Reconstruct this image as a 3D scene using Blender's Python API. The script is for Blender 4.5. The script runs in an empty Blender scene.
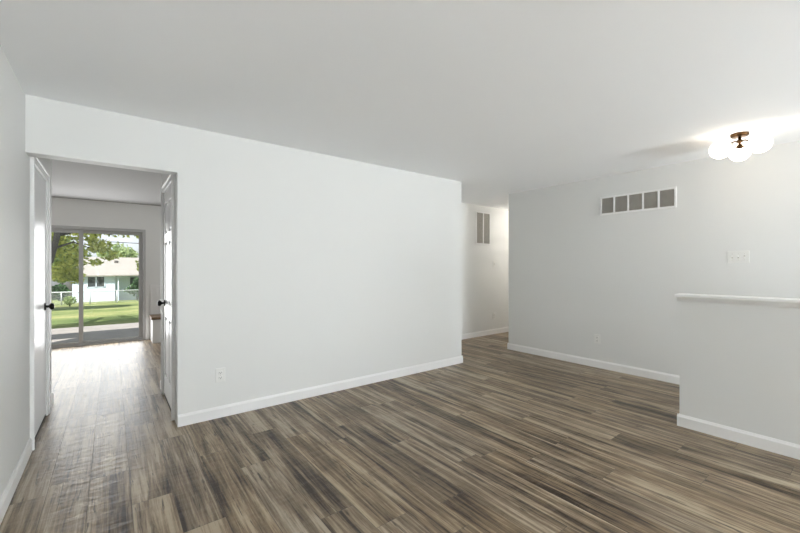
import bpy, bmesh, math, random
import numpy as np
from mathutils import Vector, Matrix

random.seed(7)
rng = np.random.default_rng(7)
SC = bpy.context.scene
COL = SC.collection

# ------------------------------------------------------------------ camera
cam_d = bpy.data.cameras.new('camera')
cam_d.sensor_width = 36.0
cam_d.lens = 373.86 / 800.0 * 36.0
cam_d.shift_y = 0.0008
cam_d.clip_start = 0.02
cam_d.clip_end = 400
cam = bpy.data.objects.new('camera', cam_d)
COL.objects.link(cam)
cam.location = (0, 0, 1.2904)
cam.rotation_euler = (math.pi / 2, 0, -0.6566)
SC.camera = cam

# ------------------------------------------------------------------ world (daylight sky with thin cloud)
W = bpy.data.worlds.new('sky'); SC.world = W; W.use_nodes = True
wn = W.node_tree; wn.nodes.clear()
w_out = wn.nodes.new('ShaderNodeOutputWorld')
w_bg = wn.nodes.new('ShaderNodeBackground')
w_sky = wn.nodes.new('ShaderNodeTexSky')
w_sky.sky_type = 'NISHITA'; w_sky.sun_disc = False
w_sky.sun_elevation = math.radians(52); w_sky.sun_rotation = math.radians(260)
w_sky.air_density = 1.0; w_sky.dust_density = 1.5; w_sky.ozone_density = 1.0
w_tc = wn.nodes.new('ShaderNodeTexCoord')
w_noise = wn.nodes.new('ShaderNodeTexNoise'); w_noise.inputs['Scale'].default_value = 5.0
w_noise.inputs['Detail'].default_value = 5
w_ramp = wn.nodes.new('ShaderNodeValToRGB')
w_ramp.color_ramp.elements[0].position = 0.38; w_ramp.color_ramp.elements[1].position = 0.62
w_mix = wn.nodes.new('ShaderNodeMix'); w_mix.data_type = 'RGBA'
w_scale = wn.nodes.new('ShaderNodeVectorMath'); w_scale.operation = 'SCALE'; w_scale.inputs[3].default_value = 0.125
wn.links.new(w_sky.outputs[0], w_scale.inputs[0])
wn.links.new(w_tc.outputs['Generated'], w_noise.inputs['Vector'])
wn.links.new(w_noise.outputs['Fac'], w_ramp.inputs['Fac'])
wn.links.new(w_ramp.outputs['Color'], w_mix.inputs[0])
wn.links.new(w_scale.outputs[0], w_mix.inputs[6])
w_mix.inputs[7].default_value = (0.86, 0.93, 1.0, 1)
wn.links.new(w_mix.outputs[2], w_bg.inputs['Color'])
w_bg.inputs['Strength'].default_value = 1.02
wn.links.new(w_bg.outputs[0], w_out.inputs[0])

def light(name, kind, loc, rot, energy, color=(1, 1, 1), **kw):
    d = bpy.data.lights.new(name, kind); d.energy = energy; d.color = color
    for k, v in kw.items(): setattr(d, k, v)
    o = bpy.data.objects.new(name, d); COL.objects.link(o)
    o.location = loc; o.rotation_euler = rot
    return o

sun = light('sun', 'SUN', (0, 0, 20), (0, 0, 0), 8.0, (1.0, 0.95, 0.86), angle=math.radians(0.6))
sun.rotation_euler = Vector((0.50, 0.48, -0.72)).to_track_quat('-Z', 'Y').to_euler()
HP = math.pi / 2
# added fill behind the camera, tilted at the ceiling; daylight through the sliding door
light('ceiling_fill', 'AREA', (3.75, -5.05, 0.70), (HP + math.radians(74), 0, math.radians(8)), 525, (0.918, 0.97, 1.0),
      shape='RECTANGLE', size=1.9, size_y=1.2)
light('slider_daylight', 'AREA', (-0.39, 8.005, 1.0), (-HP + math.radians(1), 0, 0), 40, (0.98, 0.99, 1.0),
      shape='RECTANGLE', size=1.66, size_y=1.9)
# the hallway's own ceiling lamp, round the corner
light('hall_lamp', 'POINT', (7.0, 3.85, 2.25), (0, 0, 0), 19, (1.0, 0.93, 0.84), shadow_soft_size=0.12)

# added fill light for the kitchen walls, out of sight, without a fitting
light('kitchen_fill', 'POINT', (1.6, 6.2, 2.2), (0, 0, 0), 13, (0.97, 1.0, 0.98), shadow_soft_size=0.12)

SC.view_settings.view_transform = 'Standard'
SC.view_settings.look = 'None'
SC.view_settings.gamma = 1.0
SC.view_settings.exposure = 0.32
SC.view_settings.use_curve_mapping = False
SC.cycles.max_bounces = 10
SC.cycles.diffuse_bounces = 7
SC.cycles.glossy_bounces = 4
SC.cycles.transparent_max_bounces = 12
SC.cycles.use_denoising = True

# ------------------------------------------------------------------ node helpers and materials
class NT:
    def __init__(s, name):
        s.m = bpy.data.materials.new(name); s.m.use_nodes = True
        s.t = s.m.node_tree
        s.b = next(n for n in s.t.nodes if n.type == 'BSDF_PRINCIPLED')
        s.out = next(n for n in s.t.nodes if n.type == 'OUTPUT_MATERIAL')
    def n(s, typ, **kw):
        nd = s.t.nodes.new(typ)
        for k, v in kw.items(): setattr(nd, k, v)
        return nd
    def put(s, val, sock):
        if isinstance(val, bpy.types.NodeSocket): s.t.links.new(val, sock)
        else: sock.default_value = val
    def math(s, op, a, b=None, c=None):
        nd = s.n('ShaderNodeMath', operation=op)
        for i, v in enumerate((a, b, c)):
            if v is not None: s.put(v, nd.inputs[i])
        return nd.outputs[0]
    def mix(s, f, a, b, blend='MIX'):
        nd = s.n('ShaderNodeMix', data_type='RGBA', blend_type=blend)
        s.put(f, nd.inputs[0]); s.put(a, nd.inputs[6]); s.put(b, nd.inputs[7])
        return nd.outputs[2]
    def ramp(s, f, stops):
        nd = s.n('ShaderNodeValToRGB'); e = nd.color_ramp.elements
        while len(e) < len(stops): e.new(0.5)
        for el, (p, c) in zip(e, stops):
            el.position = p; el.color = (c[0], c[1], c[2], 1) if not isinstance(c, float) else (c, c, c, 1)
        s.put(f, nd.inputs[0]); return nd.outputs[0]
    def noise(s, vec, scale, detail=4, rough=0.5, dist=0.0):
        nd = s.n('ShaderNodeTexNoise')
        s.put(vec, nd.inputs['Vector'])
        nd.inputs['Scale'].default_value = scale; nd.inputs['Detail'].default_value = detail
        nd.inputs['Roughness'].default_value = rough; nd.inputs['Distortion'].default_value = dist
        return nd.outputs['Fac']
    def comb(s, x, y, z):
        nd = s.n('ShaderNodeCombineXYZ')
        for i, v in enumerate((x, y, z)): s.put(v, nd.inputs[i])
        return nd.outputs[0]
    def obj(s): return s.n('ShaderNodeTexCoord').outputs['Object']
    def bump(s, h, strength, dist=0.01):
        nd = s.n('ShaderNodeBump'); nd.inputs['Strength'].default_value = strength
        nd.inputs['Distance'].default_value = dist
        s.put(h, nd.inputs['Height']); s.t.links.new(nd.outputs[0], s.b.inputs['Normal'])

def paint(name, rgb, rough=0.6, bump=0.05, scale=160, spec=0.3):
    k = NT(name); co = k.obj()
    v = k.noise(co, 1.3, 2)
    k.put(k.mix(v, (rgb[0]*.985, rgb[1]*.985, rgb[2]*.985, 1), (rgb[0], rgb[1], rgb[2], 1)), k.b.inputs['Base Color'])
    k.b.inputs['Roughness'].default_value = rough
    k.b.inputs['Specular IOR Level'].default_value = spec
    if bump: k.bump(k.noise(co, scale, 3), bump, 0.002)
    return k.m

def plain(name, rgb, rough=0.5, metal=0.0, var=0.1, scale=20):
    k = NT(name); v = k.noise(k.obj(), scale, 3)
    lo = tuple(c * (1 - var) for c in rgb) + (1,); hi = tuple(min(1, c * (1 + var)) for c in rgb) + (1,)
    k.put(k.mix(v, lo, hi), k.b.inputs['Base Color'])
    k.b.inputs['Roughness'].default_value = rough; k.b.inputs['Metallic'].default_value = metal
    return k.m

M = {}
M['wall'] = paint('wall_paint', (0.76, 0.765, 0.755), 0.55, 0.06)
M['kitchen'] = paint('kitchen_wall_paint', (0.83, 0.83, 0.82), 0.55, 0.06)
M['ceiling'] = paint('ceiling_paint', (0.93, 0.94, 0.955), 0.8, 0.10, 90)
M['ceiling_k'] = paint('kitchen_ceiling_shaded', (0.43, 0.43, 0.43), 0.8, 0.10, 90)  # white ceiling colour darkened to hold the dimmer light beyond the doorway
M['trim'] = paint('trim_paint', (0.86, 0.86, 0.86), 0.30, 0.0, spec=0.5)
M['door'] = paint('door_gloss_paint', (0.80, 0.80, 0.80), 0.30, 0.03, 60, spec=0.6)
M['plate'] = plain('white_plastic', (0.79, 0.79, 0.77), 0.35, 0, 0.02)
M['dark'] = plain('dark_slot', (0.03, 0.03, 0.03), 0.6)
M['black'] = plain('black_bronze', (0.012, 0.011, 0.010), 0.28, 0.6)
M['brass'] = plain('aged_brass', (0.085, 0.048, 0.022), 0.4, 1.0)
M['louver'] = plain('grey_louver_metal', (0.46, 0.44, 0.40), 0.5, 0.0, 0.12, 9)
M['duct'] = plain('duct_shadow', (0.12, 0.115, 0.105), 0.8)
M['frame'] = plain('slider_frame_aluminium', (0.50, 0.50, 0.50), 0.4, 0.2, 0.03)
M['concrete'] = plain('patio_concrete', (0.30, 0.285, 0.28), 0.9, 0, 0.2, 3)
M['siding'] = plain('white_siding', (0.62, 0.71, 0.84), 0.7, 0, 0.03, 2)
M['roof'] = plain('pale_roof_shingle', (0.30, 0.29, 0.27), 0.9, 0, 0.1, 3)
M['winglass'] = plain('dark_window_glass', (0.05, 0.06, 0.07), 0.2, 0, 0.3, 2)
M['bark'] = plain('grey_bark', (0.10, 0.095, 0.09), 0.95, 0, 0.5, 14)
M['galv'] = plain('galvanized_steel', (0.48, 0.51, 0.54), 0.5, 0.3)
M['wire'] = plain('black_cable', (0.02, 0.02, 0.02), 0.6)
M['shell'] = plain('house_outer_siding', (0.5, 0.48, 0.45), 0.9)

def glass_mat():
    k = NT('clear_pane_glass'); k.t.nodes.remove(k.b)
    tr = k.n('ShaderNodeBsdfTransparent'); tr.inputs[0].default_value = (0.97, 0.97, 0.97, 1)
    gl = k.n('ShaderNodeBsdfGlossy'); gl.inputs['Roughness'].default_value = 0.01
    fr = k.n('ShaderNodeFresnel'); fr.inputs['IOR'].default_value = 1.45
    mx = k.n('ShaderNodeMixShader')
    k.t.links.new(fr.outputs[0], mx.inputs[0]); k.t.links.new(tr.outputs[0], mx.inputs[1])
    k.t.links.new(gl.outputs[0], mx.inputs[2]); k.t.links.new(mx.outputs[0], k.out.inputs[0])
    return k.m
M['glass'] = glass_mat()

def globe_mat():
    k = NT('opal_lamp_glass')
    k.b.inputs['Base Color'].default_value = (0.95, 0.93, 0.9, 1)
    k.b.inputs['Roughness'].default_value = 0.15
    n = k.noise(k.obj(), 6, 1)
    k.put(k.mix(n, (1.0, 0.86, 0.70, 1), (1.0, 0.87, 0.72, 1)), k.b.inputs['Emission Color'])
    k.b.inputs['Emission Strength'].default_value = 4.4
    return k.m
M['globe'] = globe_mat()

def floor_mat():
    k = NT('grey_brown_plank_floor'); co = k.obj()
    sp = k.n('ShaderNodeSeparateXYZ'); k.t.links.new(co, sp.inputs[0])
    X, Y = sp.outputs[0], sp.outputs[1]
    PW, PL = 0.19, 1.22
    u = k.math('DIVIDE', k.math('ADD', X, 0.294 + 0.19 * 40), PW)
    row = k.math('FLOOR', u)
    wn1 = k.n('ShaderNodeTexWhiteNoise', noise_dimensions='1D'); k.put(row, wn1.inputs['W'])
    v = k.math('ADD', k.math('DIVIDE', k.math('ADD', Y, 20.0), PL), wn1.outputs['Value'])
    col = k.math('FLOOR', v)
    wn2 = k.n('ShaderNodeTexWhiteNoise', noise_dimensions='2D'); k.put(k.comb(row, col, 0.0), wn2.inputs['Vector'])
    rnd = wn2.outputs['Value']
    # grain, running along the plank, shifted per plank
    off = k.math('MULTIPLY', rnd, 37.0)
    g1 = k.noise(k.comb(k.math('ADD', k.math('MULTIPLY', X, 17.0), off), k.math('ADD', k.math('MULTIPLY', Y, 0.62), off), off), 1.0, 7, 0.66, 0.6)
    g2 = k.noise(k.comb(k.math('MULTIPLY', X, 62.0), k.math('MULTIPLY', Y, 3.0), off), 1.0, 5, 0.72, 0.4)
    g3 = k.noise(k.comb(k.math('ADD', k.math('MULTIPLY', X, 4.0), off), k.math('MULTIPLY', Y, 2.2), off), 1.0, 3, 0.55, 0.4)
    t = k.math('ADD', k.math('MULTIPLY', g1, 0.60), k.math('ADD', k.math('MULTIPLY', g2, 0.30), k.math('ADD', k.math('MULTIPLY', g3, 0.15), k.math('MULTIPLY', k.math('SUBTRACT', rnd, 0.6), 0.060))))
    c = k.ramp(t, [(0.415, (0.026, 0.016, 0.009)), (0.475, (0.138, 0.096, 0.058)), (0.535, (0.25, 0.186, 0.117)), (0.60, (0.42, 0.335, 0.228))])
    hue = k.math('FRACT', k.math('MULTIPLY', rnd, 7.13))
    c = k.mix(k.math('MULTIPLY', hue, 0.85), c, k.mix(1.0, c, (0.93, 0.99, 1.12, 1), 'MULTIPLY'))
    # dark knots and checks
    kn = k.noise(k.comb(k.math('ADD', k.math('MULTIPLY', X, 20.0), off), k.math('MULTIPLY', Y, 5.0), off), 1.0, 3, 0.6)
    c = k.mix(k.ramp(kn, [(0.66, 0.0), (0.76, 0.75)]), c, (0.03, 0.023, 0.018, 1))
    ck = k.noise(k.comb(k.math('ADD', k.math('MULTIPLY', X, 46.0), off), k.math('ADD', k.math('MULTIPLY', Y, 2.4), off), off), 1.0, 3, 0.6, 0.8)
    c = k.mix(k.ramp(ck, [(0.60, 0.0), (0.67, 0.8)]), c, (0.028, 0.021, 0.016, 1))
    # seams
    fu = k.math('FRACT', u); fv = k.math('FRACT', v)
    du = k.math('MULTIPLY', k.math('MINIMUM', fu, k.math('SUBTRACT', 1.0, fu)), PW)
    dv = k.math('MULTIPLY', k.math('MINIMUM', fv, k.math('SUBTRACT', 1.0, fv)), PL)
    d = k.math('MINIMUM', du, dv)
    seam = k.math('SUBTRACT', 1.0, k.math('SMOOTH_MIN', k.math('DIVIDE', d, 0.0022), 1.0, 0.2))
    seam = k.math('MAXIMUM', seam, 0.0)
    c = k.mix(k.math('MULTIPLY', seam, 0.75), c, (0.02, 0.016, 0.013, 1))
    k.put(c, k.b.inputs['Base Color'])
    k.put(k.math('ADD', 0.30, k.math('MULTIPLY', g2, 0.18)), k.b.inputs['Roughness'])
    k.b.inputs['Specular IOR Level'].default_value = 0.38
    # hand-scraped waves across the plank
    wv = k.noise(k.comb(k.math('MULTIPLY', X, 6.0), k.math('ADD', k.math('MULTIPLY', Y, 22.0), off), off), 1.0, 2, 0.5)
    hgt = k.math('SUBTRACT', k.math('ADD', k.math('MULTIPLY', g2, 0.5), k.math('MULTIPLY', wv, 3.2)), k.math('MULTIPLY', seam, 1.2))
    k.bump(hgt, 0.30, 0.004)
    return k.m
M['floor'] = floor_mat()

def leaf_mat(name, dark, light_, trans=0.5):
    k = NT(name); k.t.nodes.remove(k.b)
    geo = k.n('ShaderNodeNewGeometry')
    n = k.noise(k.obj(), 0.9, 2)
    f = k.math('ADD', k.math('MULTIPLY', geo.outputs['Random Per Island'], 0.6), k.math('MULTIPLY', n, 0.4))
    c = k.mix(f, dark + (1,), light_ + (1,))
    a = k.n('ShaderNodeBsdfDiffuse'); b = k.n('ShaderNodeBsdfTranslucent'); mx = k.n('ShaderNodeMixShader')
    mx.inputs[0].default_value = trans
    k.put(c, a.inputs[0]); k.put(c, b.inputs[0])
    k.t.links.new(a.outputs[0], mx.inputs[1]); k.t.links.new(b.outputs[0], mx.inputs[2])
    k.t.links.new(mx.outputs[0], k.out.inputs[0])
    return k.m
M['leaf'] = leaf_mat('maple_leaf', (0.10, 0.17, 0.02), (1.0, 1.0, 0.36), 0.5)
M['leaf_far'] = leaf_mat('far_leaf', (0.18, 0.27, 0.11), (0.52, 0.62, 0.32), 0.45)
M['leaf_dark'] = leaf_mat('dark_leaf', (0.03, 0.07, 0.035), (0.12, 0.22, 0.10), 0.3)

def lawn_mat():
    k = NT('lawn_grass'); co = k.obj()
    a = k.noise(co, 0.35, 4, 0.6); b = k.noise(co, 14.0, 3, 0.7)
    f = k.math('ADD', k.math('MULTIPLY', a, 0.6), k.math('MULTIPLY', b, 0.4))
    k.put(k.ramp(f, [(0.34, (0.08, 0.13, 0.045)), (0.5, (0.19, 0.24, 0.09)), (0.66, (0.42, 0.40, 0.19))]), k.b.inputs['Base Color'])
    k.b.inputs['Roughness'].default_value = 0.95; k.b.inputs['Specular IOR Level'].default_value = 0.1
    k.bump(b, 0.6, 0.05)
    return k.m
M['lawn'] = lawn_mat()

def wood_mat():
    k = NT('stained_wood_seat'); co = k.obj()
    sp = k.n('ShaderNodeSeparateXYZ'); k.t.links.new(co, sp.inputs[0])
    g = k.noise(k.comb(k.math('MULTIPLY', sp.outputs[0], 2.0), k.math('MULTIPLY', sp.outputs[1], 28.0), k.math('MULTIPLY', sp.outputs[2], 28.0)), 1.0, 4)
    k.put(k.ramp(g, [(0.3, (0.07, 0.04, 0.022)), (0.7, (0.22, 0.14, 0.08))]), k.b.inputs['Base Color'])
    k.b.inputs['Roughness'].default_value = 0.38
    return k.m
M['wood'] = wood_mat()

# ------------------------------------------------------------------ mesh helpers
class MB:
    def __init__(s): s.bm = bmesh.new()
    def box(s, x0, x1, y0, y1, z0, z1, bev=0.0, seg=2):
        x0, x1 = sorted((x0, x1)); y0, y1 = sorted((y0, y1)); z0, z1 = sorted((z0, z1))
        t = bmesh.new()
        bmesh.ops.create_cube(t, size=1.0)
        for v in t.verts:
            v.co = Vector((x0 + (v.co.x + .5) * (x1 - x0), y0 + (v.co.y + .5) * (y1 - y0), z0 + (v.co.z + .5) * (z1 - z0)))
        if bev: bmesh.ops.bevel(t, geom=t.edges[:], offset=bev, segments=seg, affect='EDGES', profile=0.5)
        s._add(t); return s
    def _add(s, t):
        me = bpy.data.meshes.new('tmp'); t.to_mesh(me); t.free(); s.bm.from_mesh(me); bpy.data.meshes.remove(me)
    def lathe(s, prof, mat=Matrix(), n=32, smooth=True):
        t = bmesh.new(); rings = []
        for r, z in prof:
            if r < 1e-6: rings.append([t.verts.new(mat @ Vector((0, 0, z)))])
            else: rings.append([t.verts.new(mat @ Vector((r*math.cos(2*math.pi*i/n), r*math.sin(2*math.pi*i/n), z))) for i in range(n)])
        for a, b in zip(rings, rings[1:]):
            for i in range(n):
                j = (i + 1) % n
                if len(a) == 1 and len(b) == 1: continue
                if len(a) == 1: f = t.faces.new((a[0], b[i], b[j]))
                elif len(b) == 1: f = t.faces.new((a[i], a[j], b[0]))
                else: f = t.faces.new((a[i], a[j], b[j], b[i]))
                f.smooth = smooth
        for rg, fl in ((rings[0], True), (rings[-1], False)):
            if len(rg) > 1: t.faces.new(rg[::-1] if fl else rg)
        bmesh.ops.recalc_face_normals(t, faces=t.faces[:])
        s._add(t); return s
    def tube(s, pts, r, n=10):
        t = bmesh.new(); rings = []
        pts = [Vector(p) for p in pts]
        rs = r if isinstance(r, (list, tuple)) else [r] * len(pts)
        for i, p in enumerate(pts):
            d = (pts[min(i+1, len(pts)-1)] - pts[max(i-1, 0)]).normalized()
            up = Vector((0, 0, 1)) if abs(d.z) < 0.9 else Vector((1, 0, 0))
            a = d.cross(up).normalized(); b = d.cross(a)
            rings.append([t.verts.new(p + rs[i] * (a*math.cos(2*math.pi*k/n) + b*math.sin(2*math.pi*k/n))) for k in range(n)])
        for A, B in zip(rings, rings[1:]):
            for k in range(n):
                f = t.faces.new((A[k], A[(k+1) % n], B[(k+1) % n], B[k])); f.smooth = True
        t.faces.new(rings[0][::-1]); t.faces.new(rings[-1])
        bmesh.ops.recalc_face_normals(t, faces=t.faces[:])
        s._add(t); return s
    def prism(s, poly, axis, a0, a1):
        """extrude a 2D outline along an axis: axis x -> poly (y,z); y -> (x,z)"""
        t = bmesh.new()
        def pt(p, a): return Vector((a, p[0], p[1])) if axis == 'x' else Vector((p[0], a, p[1]))
        A = [t.verts.new(pt(p, a0)) for p in poly]; B = [t.verts.new(pt(p, a1)) for p in poly]
        t.faces.new(A); t.faces.new(B[::-1])
        for i in range(len(poly)):
            j = (i + 1) % len(poly); t.faces.new((A[i], B[i], B[j], A[j]))
        bmesh.ops.recalc_face_normals(t, faces=t.faces[:])
        s._add(t); return s
    def build(s, name, mat, parent=None, origin=None):
        me = bpy.data.meshes.new(name)
        if origin is not None:
            for v in s.bm.verts: v.co -= Vector(origin)
        s.bm.to_mesh(me); s.bm.free(); me.materials.append(M[mat])
        o = bpy.data.objects.new(name, me); COL.objects.link(o)
        if parent is not None: o.parent = parent
        if origin is not None: o.location = origin
        return o

def thing(name, label, cat, loc, group=None):
    o = bpy.data.objects.new(name, None); COL.objects.link(o); o.location = loc
    o.empty_display_size = 0.1
    o['label'] = label; o['category'] = cat
    if group: o['group'] = group
    return o
def tag(o, label, cat, group=None, kind=None):
    o['label'] = label; o['category'] = cat
    if group: o['group'] = group
    if kind: o['kind'] = kind
    return o
def struct(o, label=None, cat=None):
    o['kind'] = 'structure'
    if label: o['label'] = label
    if cat: o['category'] = cat
    return o

# ------------------------------------------------------------------ room dimensions (metres)
H, HK = 2.44, 2.40
XL, YA, XR, YB, XH = -0.456, 3.492, 4.951, 4.613, 3.6615
XO, XE, YR, YHE = 0.420, 3.740, 3.622, 1.022
YS = 8.04            # wall with the sliding door
YBK = -5.2           # wall behind the camera
DN, DF, DH = 3.73, 4.44, 2.03   # side doors: near edge, far edge, height

# ------------------------------------------------------------------ shell
struct(MB().box(-2.4, 7.4, -5.4, 8.16, -0.12, 0.0).build('floor', 'floor'), 'grey-brown wood plank floor running toward the sliding door', 'floor')
struct(MB().box(-0.7, 7.4, -5.4, YA + .12, H, H + .3).box(XE - .12, 7.4, YA + .12, 8.16, H, H + .3).build('ceiling', 'ceiling'), 'smooth white living room ceiling', 'ceiling')
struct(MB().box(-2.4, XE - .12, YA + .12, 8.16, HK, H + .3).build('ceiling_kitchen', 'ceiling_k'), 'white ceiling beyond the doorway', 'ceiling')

struct(MB().box(XL - .25, XL, -5.4, DN, 0, H).box(XL - .25, XL, DF, 4.85, 0, H).box(XL - .25, XL, DN, DF, DH, H)
       .box(XL - .25, XL - .12, DN, DF, 0, DH).build('wall_left', 'wall'), 'white wall at the left edge holding the flush door', 'wall')
struct(MB().box(XO, XE, YA, YA + .12, 0, H).box(XL, XO, YA, YA + .12, 2.057, H).build('wall_center', 'wall'), 'long white wall with an open doorway at its left end', 'wall')
struct(MB().box(XO, XO + .25, YA + .12, DN, 0, H).box(XO, XO + .25, DF, 4.70, 0, H).box(XO, XO + .25, DN, DF, DH, H)
       .box(XO + .12, XO + .25, DN, DF, 0, DH).build('wall_passage', 'wall'), 'short white wall beyond the doorway holding the six-panel door', 'wall')
struct(MB().box(XE - .12, XE, YA + .12, YB, 0, H).build('wall_hall_end', 'wall'), 'end wall of the hallway behind the long wall', 'wall')
struct(MB().box(XO + .25, 7.4, YB, YB + .11, 0, H).build('wall_hall', 'wall'), 'hallway wall seen through the gap at the right of the long wall', 'wall')
struct(MB().box(XR, XR + .12, -5.4, YR, 0, H).build('wall_right', 'wall'), 'white right wall with a wide return vent', 'wall')
struct(MB().box(XR + .12, 7.4, YR - .12, YR, 0, H).box(7.28, 7.4, YR, YB, 0, H).build('wall_hall_right', 'wall'), 'hallway wall behind the right wall', 'wall')
# low wall guarding the entry
struct(MB().box(XH, XH + .12, -1.6, YHE, 0, 1.045).build('wall_low', 'wall'), 'waist-high white half wall at the right edge', 'wall')
struct(MB().box(XH - .028, XH + .148, -1.6, YHE + .028, 1.047, 1.071, 0.005).build('trim_1', 'trim'), 'white cap board on the half wall', 'trim')
struct(MB().prism([(XH - .018, 1.047), (XH, 1.047), (XH, 1.016), (XH - .007, 1.016)], 'y', -1.6, YHE + .016)
       .prism([(XH + .138, 1.047), (XH + .12, 1.047), (XH + .12, 1.016), (XH + .127, 1.016)], 'y', -1.6, YHE + .016)
       .box(XH, XH + .12, YHE, YHE + .016, 1.020, 1.047).build('trim_2', 'trim'), 'narrow moulding under the half wall cap', 'trim')
# wall behind the camera, with an unseen window added for light
wx0, wx1, wz0, wz1 = 2.7, 4.8, 0.12, 2.05
struct(MB().box(XL, wx0, YBK - .2, YBK, 0, H).box(wx1, XR, YBK - .2, YBK, 0, H).box(wx0, wx1, YBK - .2, YBK, 0, wz0)
       .box(wx0, wx1, YBK - .2, YBK, wz1, H).build('wall_back', 'wall'), 'white wall behind the camera', 'wall')
wf = MB()
for a, b, c, d in ((wx0, wx0+.05, wz0, wz1), (wx1-.05, wx1, wz0, wz1), (wx0+.05, wx1-.05, wz0, wz0+.05), (wx0+.05, wx1-.05, wz1-.05, wz1),
                   (wx0+1.07, wx0+1.12, wz0+.05, wz1-.05),):
    wf.box(a, b, YBK - .14, YBK - .08, c, d)
win = struct(wf.build('added_window', 'trim'), 'white window added out of view behind the camera', 'window')
MB().box(wx0+.05, wx1-.05, YBK - .115, YBK - .11, wz0+.05, wz1-.05).build('glass_pane', 'glass', win)

# kitchen walls
sx0, sx1, sz1 = -1.24, 0.475, 1.955
struct(MB().box(-2.4, sx0, YS, YS + .12, 0, HK).box(sx1, 3.1, YS, YS + .12, 0, HK).box(sx0, sx1, YS, YS + .12, sz1, HK)
       .build('wall_far', 'kitchen'), 'far grey-white wall holding the sliding glass door', 'wall')
struct(MB().box(-2.4, XL - .25, 4.73, 4.85, 0, HK).box(-2.4, -2.28, 4.85, YS, 0, HK).build('wall_kitchen_left', 'kitchen'))
struct(MB().box(3.0, 3.1, YB + .11, YS, 0, HK).build('wall_kitchen_right', 'kitchen'))

# ------------------------------------------------------------------ baseboards
BH, BT = 0.095, 0.014
def base_poly(p, sgn): # profile with eased top
    return [(p, 0), (p + sgn*BT, 0), (p + sgn*BT, BH - .018), (p + sgn*BT*.55, BH - .006), (p + sgn*BT*.4, BH), (p, BH)]
struct(MB().prism(base_poly(XL, 1), 'y', YBK, 3.655).build('baseboard_left', 'trim'))
struct(MB().prism(base_poly(XL, 1), 'y', 4.512, 4.85 + BT).box(XL - .1, XL, 4.85, 4.85 + BT, 0, BH).build('baseboard_left_passage', 'trim'))
struct(MB().prism(base_poly(YA, -1), 'x', XO, XE + BT).box(XO, XO + .002, YA - BT*.5, YA, 0, BH)
       .prism(base_poly(XE, 1), 'y', YA - BT*.4, YB - .02).build('baseboard_center', 'trim'))
struct(MB().prism(base_poly(XO, -1), 'y', 4.512, 4.70 + BT).box(XO, XO + .2, 4.70, 4.70 + BT, 0, BH).build('baseboard_passage', 'trim'))
struct(MB().prism(base_poly(YB, -1), 'x', XE, 7.28).build('baseboard_hall', 'trim'))
struct(MB().prism(base_poly(XR, -1), 'y', YBK, YR + BT).box(XR, XR + .12, YR, YR + BT, 0, BH).build('baseboard_right', 'trim'))
struct(MB().prism(base_poly(XH, -1), 'y', -1.6, YHE + BT).prism(base_poly(YHE, 1), 'x', XH - BT*.4, XH + .12 + BT*.4)
       .prism(base_poly(XH + .12, 1), 'y', -1.6, YHE + BT).build('baseboard_low', 'trim'))
struct(MB().prism(base_poly(YS, -1), 'x', -2.28, sx0 - .06).prism(base_poly(YS, -1), 'x', 1.75, 3.0).build('baseboard_far', 'trim'))

# ------------------------------------------------------------------ side doors
def casing(side, name, parent):
    """casing round a door in a wall of constant X; side=+1: wall faces +X"""
    x = XL if side > 0 else XO
    t = 0.016 * side; b = MB(); w = 0.06
    for y0, y1, z0, z1 in ((DN - w - .008, DN - .008, 0, DH + .07), (DF + .008, DF + w + .008, 0, DH + .07), (DN - .008, DF + .008, DH + .008, DH + .07)):
        b.box(x, x + t, y0, y1, z0, z1, 0.003)
    # outer back-band
    for y0, y1, z0, z1 in ((DN - w - .014, DN - w + .006, 0, DH + .076), (DF + w - .006, DF + w + .014, 0, DH + .076), (DN - w - .014, DF + w + .014, DH + .056, DH + .076)):
        b.box(x, x + t * 1.5, y0, y1, z0, z1, 0.003)
    # jamb lining
    for y0, y1, z0, z1 in ((DN, DN + .008, 0, DH), (DF - .008, DF, 0, DH), (DN + .008, DF - .008, DH - .008, DH)):
        b.box(x - .11 * side, x, y0, y1, z0, z1)
    return b.build(name, 'trim', parent)

def knob(parent, x, y, z, side):
    mat = Matrix.Translation((x, y, z)) @ Matrix.Rotation(HP * side, 4, 'Y')
    k = MB().lathe([(0.0, 0.0), (0.010, 0.0), (0.010, 0.026), (0.016, 0.030), (0.027, 0.038), (0.029, 0.046), (0.026, 0.056), (0.015, 0.061), (0, 0.062)], mat, 28).build('door_knob', 'black', parent)
    k['label'] = 'black round door knob'
    MB().lathe([(0, -0.001), (0.031, -0.001), (0.031, 0.006), (0.026, 0.010), (0, 0.010)], mat, 28).build('rose_plate', 'black', k)

# left: flush gloss door
lx = XL + 0.004
d1 = MB().box(lx - .035, lx, DN + .010, DF - .010, 0.028, DH - .011, 0.002).build('door_1', 'door')
struct(d1, 'white flush door at the left with a black knob', 'door')
casing(1, 'door_frame', d1)
knob(d1, lx, DF - .085, 0.955, 1)
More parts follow.
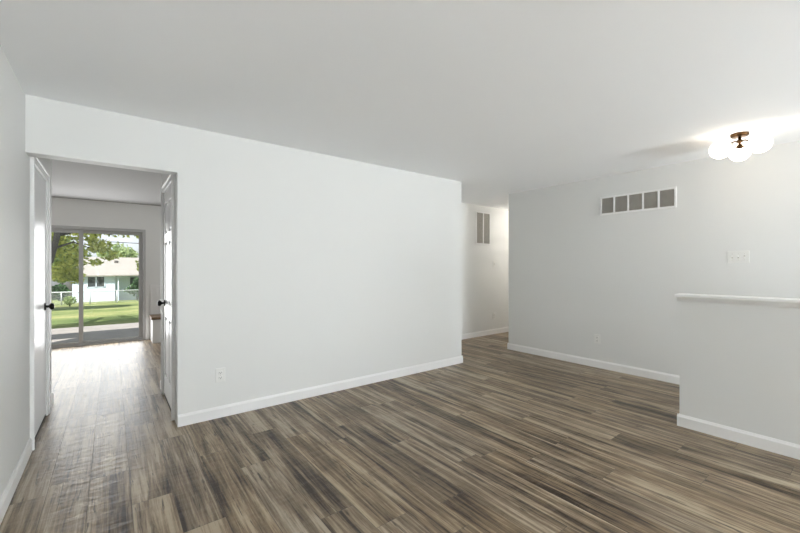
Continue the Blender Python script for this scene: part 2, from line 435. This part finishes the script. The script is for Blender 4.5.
# right: six-panel door
rx = XO - 0.004
def six_panel(face, dirn):
    b = MB(); y0, y1, z0, z1 = DN + .010, DF - .010, 0.028, DH - .011
    t = .035 * dirn; dep = .011 * dirn
    b.box(face + dep, face + t, y0, y1, z0, z1)
    st, mid = .10, .085; ym = (y0 + y1) / 2
    rails = [(z0, z0 + .20), (0.80, 0.94), (1.53, 1.62), (z1 - .11, z1)]
    for ya, yb in ((y0, y0 + st), (ym - mid/2, ym + mid/2), (y1 - st, y1)):
        b.box(face, face + dep * 1.2, ya, yb, z0, z1, 0.003)
    for za, zb in rails:
        for ya, yb in ((y0 + st, ym - mid/2), (ym + mid/2, y1 - st)):
            b.box(face, face + dep * 1.2, ya - .003, yb + .003, za, zb, 0.003)
    for (za, zb) in zip([r[1] for r in rails[:-1]], [r[0] for r in rails[1:]]):
        for ya, yb in ((y0 + st, ym - mid/2), (ym + mid/2, y1 - st)):
            b.box(face + dep * .25, face + dep * 1.5, ya + .022, yb - .022, za + .022, zb - .022, 0.010, 1)
    return b
d2 = six_panel(rx, 1).build('door_2', 'door')
struct(d2, 'white six-panel door with a black knob at the right of the doorway', 'door')
casing(-1, 'door_frame', d2)
knob(d2, rx, DF - .085, 0.935, -1)
for dd, x0, x1 in ((d1, lx - .028, lx - .0015), (d2, rx + .0015, rx + .028)):  # dark strip stands in for the shaded gap under each door
    sw = MB().box(x0, x1, DN + .011, DF - .011, .001, .0275).build('gap_shade', 'dark', dd)
    sw['label'] = 'dark strip painted as the shade under the door'
for z in (0.22, 1.08, 1.83):
    hg = MB().box(rx - .004, rx + .02, DN + .001, DN + .012, z - .045, z + .045).lathe([(0, -.05), (.006, -.05), (.006, .05), (0, .05)], Matrix.Translation((rx - .006, DN + .008, z)), 12).build('hinge', 'black', d2)
    hg['label'] = 'black door hinge'

# ------------------------------------------------------------------ sliding glass door
d3 = thing('door_3', 'grey-framed sliding glass door to the back yard', 'door', (0, 0, 0)); struct(d3)
f = MB()
yo0, yo1 = YS - .006, YS + .12
f.box(sx0, sx0 + .045, yo0, yo1, 0, sz1).box(sx1 - .045, sx1, yo0, yo1, 0, sz1).box(sx0 + .045, sx1 - .045, yo0, yo1, sz1 - .05, sz1).box(sx0 + .045, sx1 - .045, yo0, yo1, 0, .022)
f.build('outer_frame', 'frame', d3)
# flat casing round the opening
c = MB()
c.box(sx1, sx1 + .05, YS - .014, YS, 0, sz1 + .05).box(sx0 - .05, sx0, YS - .014, YS, 0, sz1 + .05).box(sx0, sx1, YS - .014, YS, sz1, sz1 + .05)
c.build('casing', 'kitchen', d3)
def sash(x0, x1, y, st, name):
    b = MB(); z0, z1 = .023, sz1 - .052
    b.box(x0, x0 + st, y, y + .03, z0, z1, .003).box(x1 - st, x1, y, y + .03, z0, z1, .003)
    b.box(x0 + st, x1 - st, y, y + .03, z0, z0 + .040, .003).box(x0 + st, x1 - st, y, y + .03, z1 - st, z1, .003)
    o = b.build(name, 'frame', d3)
    MB().box(x0 + st - .004, x1 - st + .004, y + .012, y + .017, z0 + .036, z1 - st + .004).build('glass_pane', 'glass', o)
    return o
sash(-0.425, sx1 - .046, YS + .062, .050, 'fixed_sash')
s2 = sash(sx0 + .046, -0.375, YS + .022, .055, 'sliding_sash')
MB().box(sx0 + .056, sx0 + .086, YS - .004, YS + .022, .92, 1.12, .006).build('pull_handle', 'black', s2)

# ------------------------------------------------------------------ built-in bench beside the slider
bx0, bx1, by0 = 0.545, 1.70, 7.58
bench = thing('bench', 'white panelled built-in bench with a brown wood seat beside the sliding door', 'bench', (bx0, YS, 0))
def bpart(mb, name, mat): 
    o = mb.build(name, mat, bench); o.location = -Vector(bench.location); return o
b = MB().box(bx0, bx1, by0, YS - .002, 0.0, .395)
for xa, xb, za, zb in ((bx0, bx0 + .05, 0, .395), (bx1 - .05, bx1, 0, .395), (bx0 + .05, bx1 - .05, 0, .06), (bx0 + .05, bx1 - .05, .335, .395), (bx0 + .55, bx0 + .61, .06, .335)):
    b.box(xa, xb, by0 - .012, by0 + .002, za, zb, .002)
bpart(b, 'bench_box', 'trim')
bpart(MB().box(bx0 - .02, bx1, by0 - .035, YS - .002, .397, .440, .005), 'seat', 'wood')['label'] = 'brown wood seat board'
b = MB().box(bx0, bx1, YS - .014, YS - .002, .441, .98)
for xa, xb, za, zb in ((bx0, bx0 + .05, .441, .98), (bx1 - .05, bx1, .441, .98), (bx0 + .05, bx1 - .05, .441, .50), (bx0 + .05, bx1 - .05, .92, .98), (bx0 + .10, bx0 + .14, .50, .92), (bx0 + .60, bx0 + .64, .50, .92)):
    b.box(xa, xb, YS - .026, YS - .012, za, zb, .002)
bpart(b, 'back_panel', 'trim')
# ------------------------------------------------------------------ wall fittings
def on_wall(name, label, cat, loc, rz, group=None):
    o = thing(name, label, cat, loc, group); o.rotation_euler = (0, 0, rz); return o
# local frame: x along the wall, -y out of the wall, z up
def grille(name, label, loc, rz, w, h, sections, group, frame=.022, horizontal=True):
    g = on_wall(name, label, 'vent', loc, rz, group)
    fr = MB(); e = 0.012
    fr.box(-w/2, w/2, -e, 0, h/2 - frame, h/2, .003).box(-w/2, w/2, -e, 0, -h/2, -h/2 + frame, .003)
    fr.box(-w/2, -w/2 + frame, -e, 0, -h/2 + frame, h/2 - frame, .003).box(w/2 - frame, w/2, -e, 0, -h/2 + frame, h/2 - frame, .003)
    iw = w - 2*frame; bar = .020
    cell = (iw - bar * (sections - 1)) / sections
    xs = [-w/2 + frame + i * (cell + bar) for i in range(sections)]
    fr.build('frame', 'trim', g)
    for i in range(1, sections):
        MB().box(xs[i] - bar, xs[i], -e, -.001, -h/2 + frame, h/2 - frame, .002).build('divider_bar', 'trim', g)
    MB().box(-w/2 + frame, w/2 - frame, -.0025, -.0005, -h/2 + frame, h/2 - frame).build('backing', 'duct', g)
    n = int((h - 2*frame) / .0125)
    for i in range(sections):
        sl = MB()
        for k in range(n):
            z = -h/2 + frame + (k + .5) * (h - 2*frame) / n
            sl.prism([(-.010, z - .0055), (-.003, z + .0042), (-.003, z + .0055), (-.010, z - .0042)], 'x', xs[i] + .001, xs[i] + cell - .001)
        sl.build('louver_bank', 'louver', g)
    for sx in (-1, 1):
        MB().lathe([(0, 0), (.004, 0), (.003, .0015), (0, .002)], Matrix.Translation((sx * (w/2 - frame/2), -e, 0)) @ Matrix.Rotation(HP, 4, 'X'), 10).build('screw', 'louver', g)
    return g
RW = -HP   # wall facing -X:  local -y -> world -x
grille('return_air_vent', 'wide white five-section air return vent high on the right wall', (XR, 1.817, 2.067), RW, .82, .232, 5, 'air return vents on the walls')
grille('return_air_vent', 'tall narrow air return vent high on the hallway wall', (5.525, YB, 2.02), 0, .41, .61, 2, 'air return vents on the walls')

def wall_plate(b, w, h):
    b.box(-w/2, w/2, -.006, 0, -h/2, h/2, .002); return b
def outlet(label, loc, rz):
    o = on_wall('power_outlet', label, 'outlet', loc, rz, 'power outlets on the walls')
    wall_plate(MB(), .075, .12).build('cover_plate', 'plate', o)
    for z in (.021, -.021):
        r = MB().box(-.0165, .0165, -.0085, -.005, z - .0145, z + .0145, .003).build('receptacle', 'plate', o)
        MB().box(-.008, -.0055, -.0092, -.008, z - .002, z + .008).box(.0055, .008, -.0092, -.008, z - .002, z + .008) \
            .lathe([(0, 0), (.0028, 0), (.0028, .001), (0, .001)], Matrix.Translation((0, -.0082, z - .008)) @ Matrix.Rotation(HP, 4, 'X'), 10).build('slot', 'dark', r)
    MB().lathe([(0, 0), (.003, 0), (0, .0012)], Matrix.Translation((0, -.006, 0)) @ Matrix.Rotation(HP, 4, 'X'), 10).build('screw', 'louver', o)
    return o
outlet('white outlet low on the long wall to the right of the doorway', (.740, YA, .362), 0)
outlet('white outlet low on the right wall below the wide vent', (XR, 2.262, .365), RW)
outlet('white outlet low on the hallway wall under the switch', (5.848, YB, .346), 0)
def switch(label, loc, rz, gangs, states):
    w = .072 + .046 * (gangs - 1)
    o = on_wall('light_switch', label, 'light switch', loc, rz, 'light switches on the walls')
    wall_plate(MB(), w, .12).build('cover_plate', 'plate', o)
    for i in range(gangs):
        x = (i - (gangs - 1) / 2) * .046; up = states[i]
        tg = MB()
        t = bmesh.new(); bmesh.ops.create_cube(t, size=1.0)
        for v in t.verts: v.co = Matrix.Translation((x, -.011, .004 * up)) @ Matrix.Rotation(-.5 * up, 4, 'X') @ Vector((v.co.x * .009, v.co.y * .018, v.co.z * .010))
        tg._add(t)
        tg.build('toggle', 'plate', o)
        MB().box(x - .0058, x + .0058, -.0068, -.0055, -.0125, .0125).build('toggle_slot', 'louver', o)
        for z in (.030, -.030):
            MB().lathe([(0, 0), (.003, 0), (0, .0012)], Matrix.Translation((x, -.006, z)) @ Matrix.Rotation(HP, 4, 'X'), 10).build('screw', 'louver', o)
    return o
switch('white three-toggle light switch plate on the right wall above the half wall', (XR, .893, 1.392), RW, 3, (1, 1, -1))
switch('white single light switch on the hallway wall right of the tall vent', (5.848, YB, 1.351), 0, 1, (-1,))

# ------------------------------------------------------------------ ceiling light: three opal globes on a brass mount
cl = thing('ceiling_light', 'brass flush ceiling light with three glowing white globes near the right wall', 'ceiling light', (4.285, .765, H))
MB().lathe([(0, 0), (.062, 0), (.062, -.018), (.055, -.026), (.014, -.030), (0, -.030)], Matrix(), 40).build('canopy', 'brass', cl)
MB().lathe([(.011, -.029), (.011, -.052), (.020, -.056), (.020, -.072), (.009, -.078), (.009, -.108), (0, -.108)], Matrix(), 24).build('stem', 'brass', cl)
MB().lathe([(0, -.106), (.012, -.108), (.030, -.114), (.030, -.120), (.012, -.128), (0, -.129)], Matrix(), 28).build('finial', 'brass', cl)
GR = .078
for a in (130, 10, -110):
    a = math.radians(a); dx, dy = math.cos(a), math.sin(a)
    gx, gy, gz = (.143) * dx, (.143) * dy, -.128
    MB().tube([(.012*dx, .012*dy, -.064), (.04*dx, .04*dy, -.066), (.075*dx, .075*dy, -.084), (.090*dx, .090*dy, -.098)], .0055, 10).build('arm', 'brass', cl)
    q = Vector((-dx * .75, -dy * .75, .45)).normalized()
    g = MB().lathe([(GR * math.sin(math.pi * i / 24), -GR * math.cos(math.pi * i / 24)) for i in range(25)], Matrix.Translation((gx, gy, gz)), 40)
    g.build('globe', 'globe', cl)['label'] = 'glowing white glass globe'
    MB().lathe([(0, -.004), (.022, -.004), (.020, .008), (.008, .016), (0, .016)], Matrix.Translation(Vector((gx, gy, gz)) + q * GR) @ q.to_track_quat('Z', 'Y').to_matrix().to_4x4(), 20).build('socket_cap', 'brass', cl)

# ------------------------------------------------------------------ outdoors
def gz(y): return -0.17 if y < 11.7 else -0.17 - (y - 11.7) * 0.0570
struct(MB().box(-9, 9, YS + .125, 11.7, -.40, -.13).build('patio', 'concrete'), 'grey concrete patio outside the sliding door', 'patio')
struct(MB().box(-3.0, 7.8, 8.16, 8.80, 2.52, 2.74).build('shade_eave', 'shell'), 'unseen overhang added above the sliding door to shade the patio', 'roof')  # out-of-view overhang, added for its shade on the patio
def lawn():
    vs, fs = [], []
    ys = [-30, 7.9, 11.7, 14, 18, 24, 32, 43, 57, 75, 130]
    for y in ys: vs += [(-90, y, gz(max(y, 0)) - .03), (90, y, gz(max(y, 0)) - .03)]
    for i in range(len(ys) - 1): fs.append((2*i, 2*i+1, 2*i+3, 2*i+2))
    me = bpy.data.meshes.new('lawn'); me.from_pydata(vs, [], fs); me.materials.append(M['lawn'])
    o = bpy.data.objects.new('lawn', me); COL.objects.link(o); return o
struct(lawn(), 'sloping green lawn behind the house', 'lawn')

def foliage(clusters, size, name, mat, parent=None):
    """leaf blades scattered through ellipsoids: (centre, radii, count)"""
    P = []
    for c, r, n in clusters:
        d = rng.normal(size=(n, 3)); d /= np.linalg.norm(d, axis=1)[:, None]
        P.append(np.array(c) + d * (rng.random((n, 1)) ** .45) * np.array(r))
    P = np.concatenate(P); n = len(P)
    nrm = rng.normal(size=(n, 3)) + [0, 0, .6]; nrm /= np.linalg.norm(nrm, axis=1)[:, None]
    a = np.cross(nrm, rng.normal(size=(n, 3))); a /= np.linalg.norm(a, axis=1)[:, None]
    b = np.cross(nrm, a); s = size * rng.uniform(.6, 1.3, (n, 1))
    V = np.stack([P - a*s*.62, P + b*s*.42 + a*s*.05 + nrm*s*.06, P + a*s*.62 - nrm*s*.08, P - b*s*.42 + a*s*.05 + nrm*s*.06], 1).reshape(-1, 3)
    me = bpy.data.meshes.new(name)
    me.from_pydata(V.tolist(), [], [(4*i, 4*i+1, 4*i+2, 4*i+3) for i in range(n)])
    me.materials.append(M[mat]); o = bpy.data.objects.new(name, me); COL.objects.link(o)
    if parent is not None: o.parent = parent
    return o
def sub(parent, o): o.location = -Vector(parent.location); return o

# near tree with yellow-green leaves
tr = thing('shade_tree', 'yellow-green leafy tree with a leaning grey trunk close to the patio', 'tree', (-2.6, 13.4, gz(13.4)))
sub(tr, MB().tube([(-2.6, 13.4, gz(13.4) - .1), (-2.3, 13.35, .3), (-1.55, 12.8, 0.9), (-1.22, 12.6, 1.43), (-1.09, 12.6, 2.03), (-.9, 12.8, 4.0)], [.20, .16, .11, .075, .065, .05], 12)
    .tube([(-1.55, 12.8, 0.9), (-2.4, 13.6, 2.4), (-3.4, 14, 4)], [.13, .10, .05], 10)
    .tube([(-1.08, 12.65, 2.1), (-.5, 13.2, 2.35), (.0, 13.3, 2.2)], [.05, .035, .012], 8)
    .tube([(-1.15, 12.6, 1.75), (-.8, 13.0, 1.95), (-.3, 12.9, 1.72)], [.035, .02, .008], 8).build('trunk', 'bark', tr))
low = [((-1.05, 13.5, 1.95), (.40, .5, .40), 380), ((-.80, 13.4, 1.5), (.30, .5, .40), 300), ((-1.10, 13.5, 1.15), (.30, .5, .30), 300), ((-.78, 13.5, 1.05), (.20, .4, .22), 220), ((-.75, 13.4, 2.35), (.5, .5, .28), 270),
       ((-.28, 13.0, 1.86), (.30, .35, .20), 300), ((-.45, 13.0, 2.2), (.25, .4, .25), 210), ((-.02, 13.0, 1.62), (.26, .3, .15), 100), ((-.35, 13.0, 1.42), (.16, .3, .10), 70),
       ((.05, 13.2, 2.28), (.45, .4, .16), 80), ((.62, 13.2, 2.25), (.16, .3, .12), 70), ((.62, 13.2, 1.35), (.10, .2, .15), 35), ((-1.3, 13.4, 2.0), (.3, .5, .5), 260)]
sub(tr, foliage(low, .088, 'leaves', 'leaf', tr))
high = [((-2.2, 13.2, 4.2), (1.9, 2.0, 1.2), 260), ((-.2, 13.6, 4.4), (1.9, 2.0, 1.2), 600), ((-3.5, 9.9, 5.2), (1.4, 1.3, .8), 700), ((-4.7, 9.6, 5.2), (1.2, 1.3, .8), 500), ((-2.0, 10.2, 5.3), (1.3, 1.3, .8), 450)]
sub(tr, foliage(high, .26, 'crown', 'leaf', tr))

# second tree further down the yard, mostly behind the first
t2 = thing('yard_tree', 'pale green tree further down the lawn seen behind the near tree', 'tree', (-7.2, 28, gz(28)))
sub(t2, MB().tube([(-7.2, 28, gz(28) - .1), (-7.1, 28, 2), (-6.9, 28.1, 4.5)], [.28, .22, .1], 10).build('trunk', 'bark', t2))
sub(t2, foliage([((-6.9, 28, 5.2), (3.2, 3.6, 2.0), 1700), ((-4.6, 28, 4.1), (2.0, 3.0, 1.6), 900), ((-2.9, 27.5, 2.6), (.9, 1.4, 1.1), 450), ((-9, 30, 5.6), (2.6, 3.6, 2.0), 900), ((-2.2, 27.5, 2.0), (.6, 1.0, 1.0), 420), ((-2.15, 27.5, 1.0), (.5, .8, .5), 260)], .36, 'crown', 'leaf_far', t2))

# neighbour's house
hs = thing('house', 'white neighbouring house with a pale low roof beyond the chain-link fence', 'house', (0, 57, -3.2))
def hp(mb, name, mat, par=None):
    o = mb.build(name, mat, hs if par is None else par)
    o.location = -Vector(hs.location) if par is None else (0, 0, 0)
    return o
hp(MB().box(-3.6, .30, 57, 64, -3.2, .42).box(.30, 10, 58.6, 64, -3.2, .42), 'wall', 'siding')
hp(MB().prism([(56.4, .34), (60.6, 2.55), (64.6, .45), (64.6, .28), (56.4, .20)], 'x', -4.3, 10.4), 'roof', 'roof')
hp(MB().prism([(55.9, .38), (58.2, 1.45), (59.5, 1.45), (59.5, .24), (55.9, .24)], 'x', .05, 9.6), 'porch_roof', 'roof')
hp(MB().box(.55, .67, 56.3, 56.42, -3.2, .25), 'porch_post', 'siding')
for wx, wz, ww, wh, wy in ((-2.32, -1.12, 1.68, 1.36, 57), (1.75, -2.2, 1.9, 2.3, 58.6)):
    fo = MB(); tt = .09
    fo.box(wx, wx + ww, wy - .07, wy + .01, wz, wz + tt).box(wx, wx + ww, wy - .07, wy + .01, wz + wh - tt, wz + wh)
    fo.box(wx, wx + tt, wy - .07, wy + .01, wz, wz + wh).box(wx + ww - tt, wx + ww, wy - .07, wy + .01, wz, wz + wh)
    fo.box(wx + ww/2 - .05, wx + ww/2 + .05, wy - .07, wy + .01, wz, wz + wh)
    wo = hp(fo, 'window', 'siding')
    hp(MB().box(wx + tt, wx + ww/2 - .05, wy - .03, wy + .005, wz + tt, wz + wh - tt).box(wx + ww/2 + .05, wx + ww - tt, wy - .03, wy + .005, wz + tt, wz + wh - tt), 'pane', 'winglass', wo)
hp(MB().box(.25, .62, 59.2, 59.6, 1.7, 2.12), 'roof_vent', 'bark')

# chain-link fence across the bottom of the lawn
FY = 43.0
fn = thing('chain_link_fence', 'low grey chain-link fence at the far end of the lawn', 'fence', (0, FY, gz(FY)))
ft = -.86; fb = gz(FY)
def fp(mb, name): return sub(fn, mb.build(name, 'galv', fn))
fp(MB().tube([(-7.0, FY, ft), (7.0, FY, ft)], .045, 8), 'top_rail')
for px in (-5.3, -3.42, -1.535, .372, 2.28, 4.19):
    fp(MB().tube([(px, FY, fb - .1), (px, FY, ft + .03)], .045, 8), 'post')
cm = MB(); q = .085; hgt = ft - fb - .05; t = bmesh.new()
def wire(a, b):
    a, b = Vector(a), Vector(b); d = (b - a).normalized(); e = Vector((0, 1, 0)).cross(d).normalized() * .003
    t.faces.new([t.verts.new(v) for v in (a - e, b - e, b + e, a + e)])
for sgn in (1, -1):
    x = -7.0 - hgt
    while x < 7.0 + hgt:
        x0, x1 = x, x + hgt
        z0, z1 = (fb + .03, ft - .02) if sgn > 0 else (ft - .02, fb + .03)
        if x0 > -7.0 and x1 < 7.0: wire((x0, FY + .003 * sgn, z0), (x1, FY + .003 * sgn, z1))
        x += q
cm._add(t); fp(cm, 'chain_mesh')

# planting near the fence and behind the neighbour's house
sh = thing('evergreen_shrub', 'dark green shrub in front of the right corner of the white house', 'shrub', (2.3, 52, gz(52)))
sub(sh, MB().tube([(2.3, 52, gz(52) - .1), (2.3, 52, -1.2)], [.09, .05], 8).build('stem', 'bark', sh))
sub(sh, foliage([((2.4, 52, -1.0), (.95, .8, .55), 330), ((2.5, 52, -.35), (.6, .6, .5), 200), ((2.0, 52, -1.35), (1.0, .7, .4), 230), ((2.6, 52, -1.75), (.7, .7, .5), 200)], .24, 'foliage', 'leaf_dark', sh))
hd = thing('hedge', 'dark hedge at the left end of the lawn', 'hedge', (-4.4, 45.5, gz(45.5)))
sub(hd, MB().tube([(-4.4, 45.5, gz(45.5) - .1), (-4.4, 45.5, -.9)], [.1, .06], 8).build('stem', 'bark', hd))
sub(hd, foliage([((-3.75, 45.5, -1.0), (.75, .7, .75), 500), ((-4.7, 45.5, -.95), (.75, .7, .8), 500), ((-5.8, 45.5, -1.0), (.8, .7, .8), 450)], .22, 'foliage', 'leaf_dark', hd))
lb = thing('lawn_bush', 'small round bush on the lawn in front of the dark hedge', 'shrub', (-2.55, 38, gz(38)))
sub(lb, MB().tube([(-2.55, 38, gz(38) - .1), (-2.55, 38, -1.25)], [.05, .03], 8).build('stem', 'bark', lb))
sub(lb, foliage([((-2.55, 38, -1.25), (.42, .4, .36), 260)], .13, 'foliage', 'leaf_far', lb))
for i, (x, y, z, r, n, lab) in enumerate(((-6.5, 82, 3.0, 3.4, 900, 'distant tree left of the white house roof ridge, behind the near leaves'),
                                          (0.6, 80, 3.0, 2.9, 1000, 'rounded distant tree above the middle of the white house roof'),
                                          (6.8, 84, 3.0, 2.9, 900, 'distant tree above the right end of the white house roof'))):
    bt = thing('distant_tree', lab, 'tree', (x, y, gz(y)), 'trees behind the white house')
    sub(bt, MB().tube([(x, y, gz(y) - .2), (x, y, z)], [.3, .15], 8).build('trunk', 'bark', bt))
    sub(bt, foliage([((x, y, z), (r, r, r * .85), n), ((x + r*.5, y, z + .3), (r*.6, r*.6, r*.45), n // 2)], .5, 'crown', 'leaf_far', bt))
# overhead cable
tag(MB().tube([(-16 + 2.0 * i, 46, 3.75 + .0026 * (-16 + 2.0 * i) ** 2 - .035 * (-16 + 2.0 * i)) for i in range(17)], .035, 6).build('power_line', 'wire'),
    'dark overhead cable crossing the sky above the white house', 'cable')
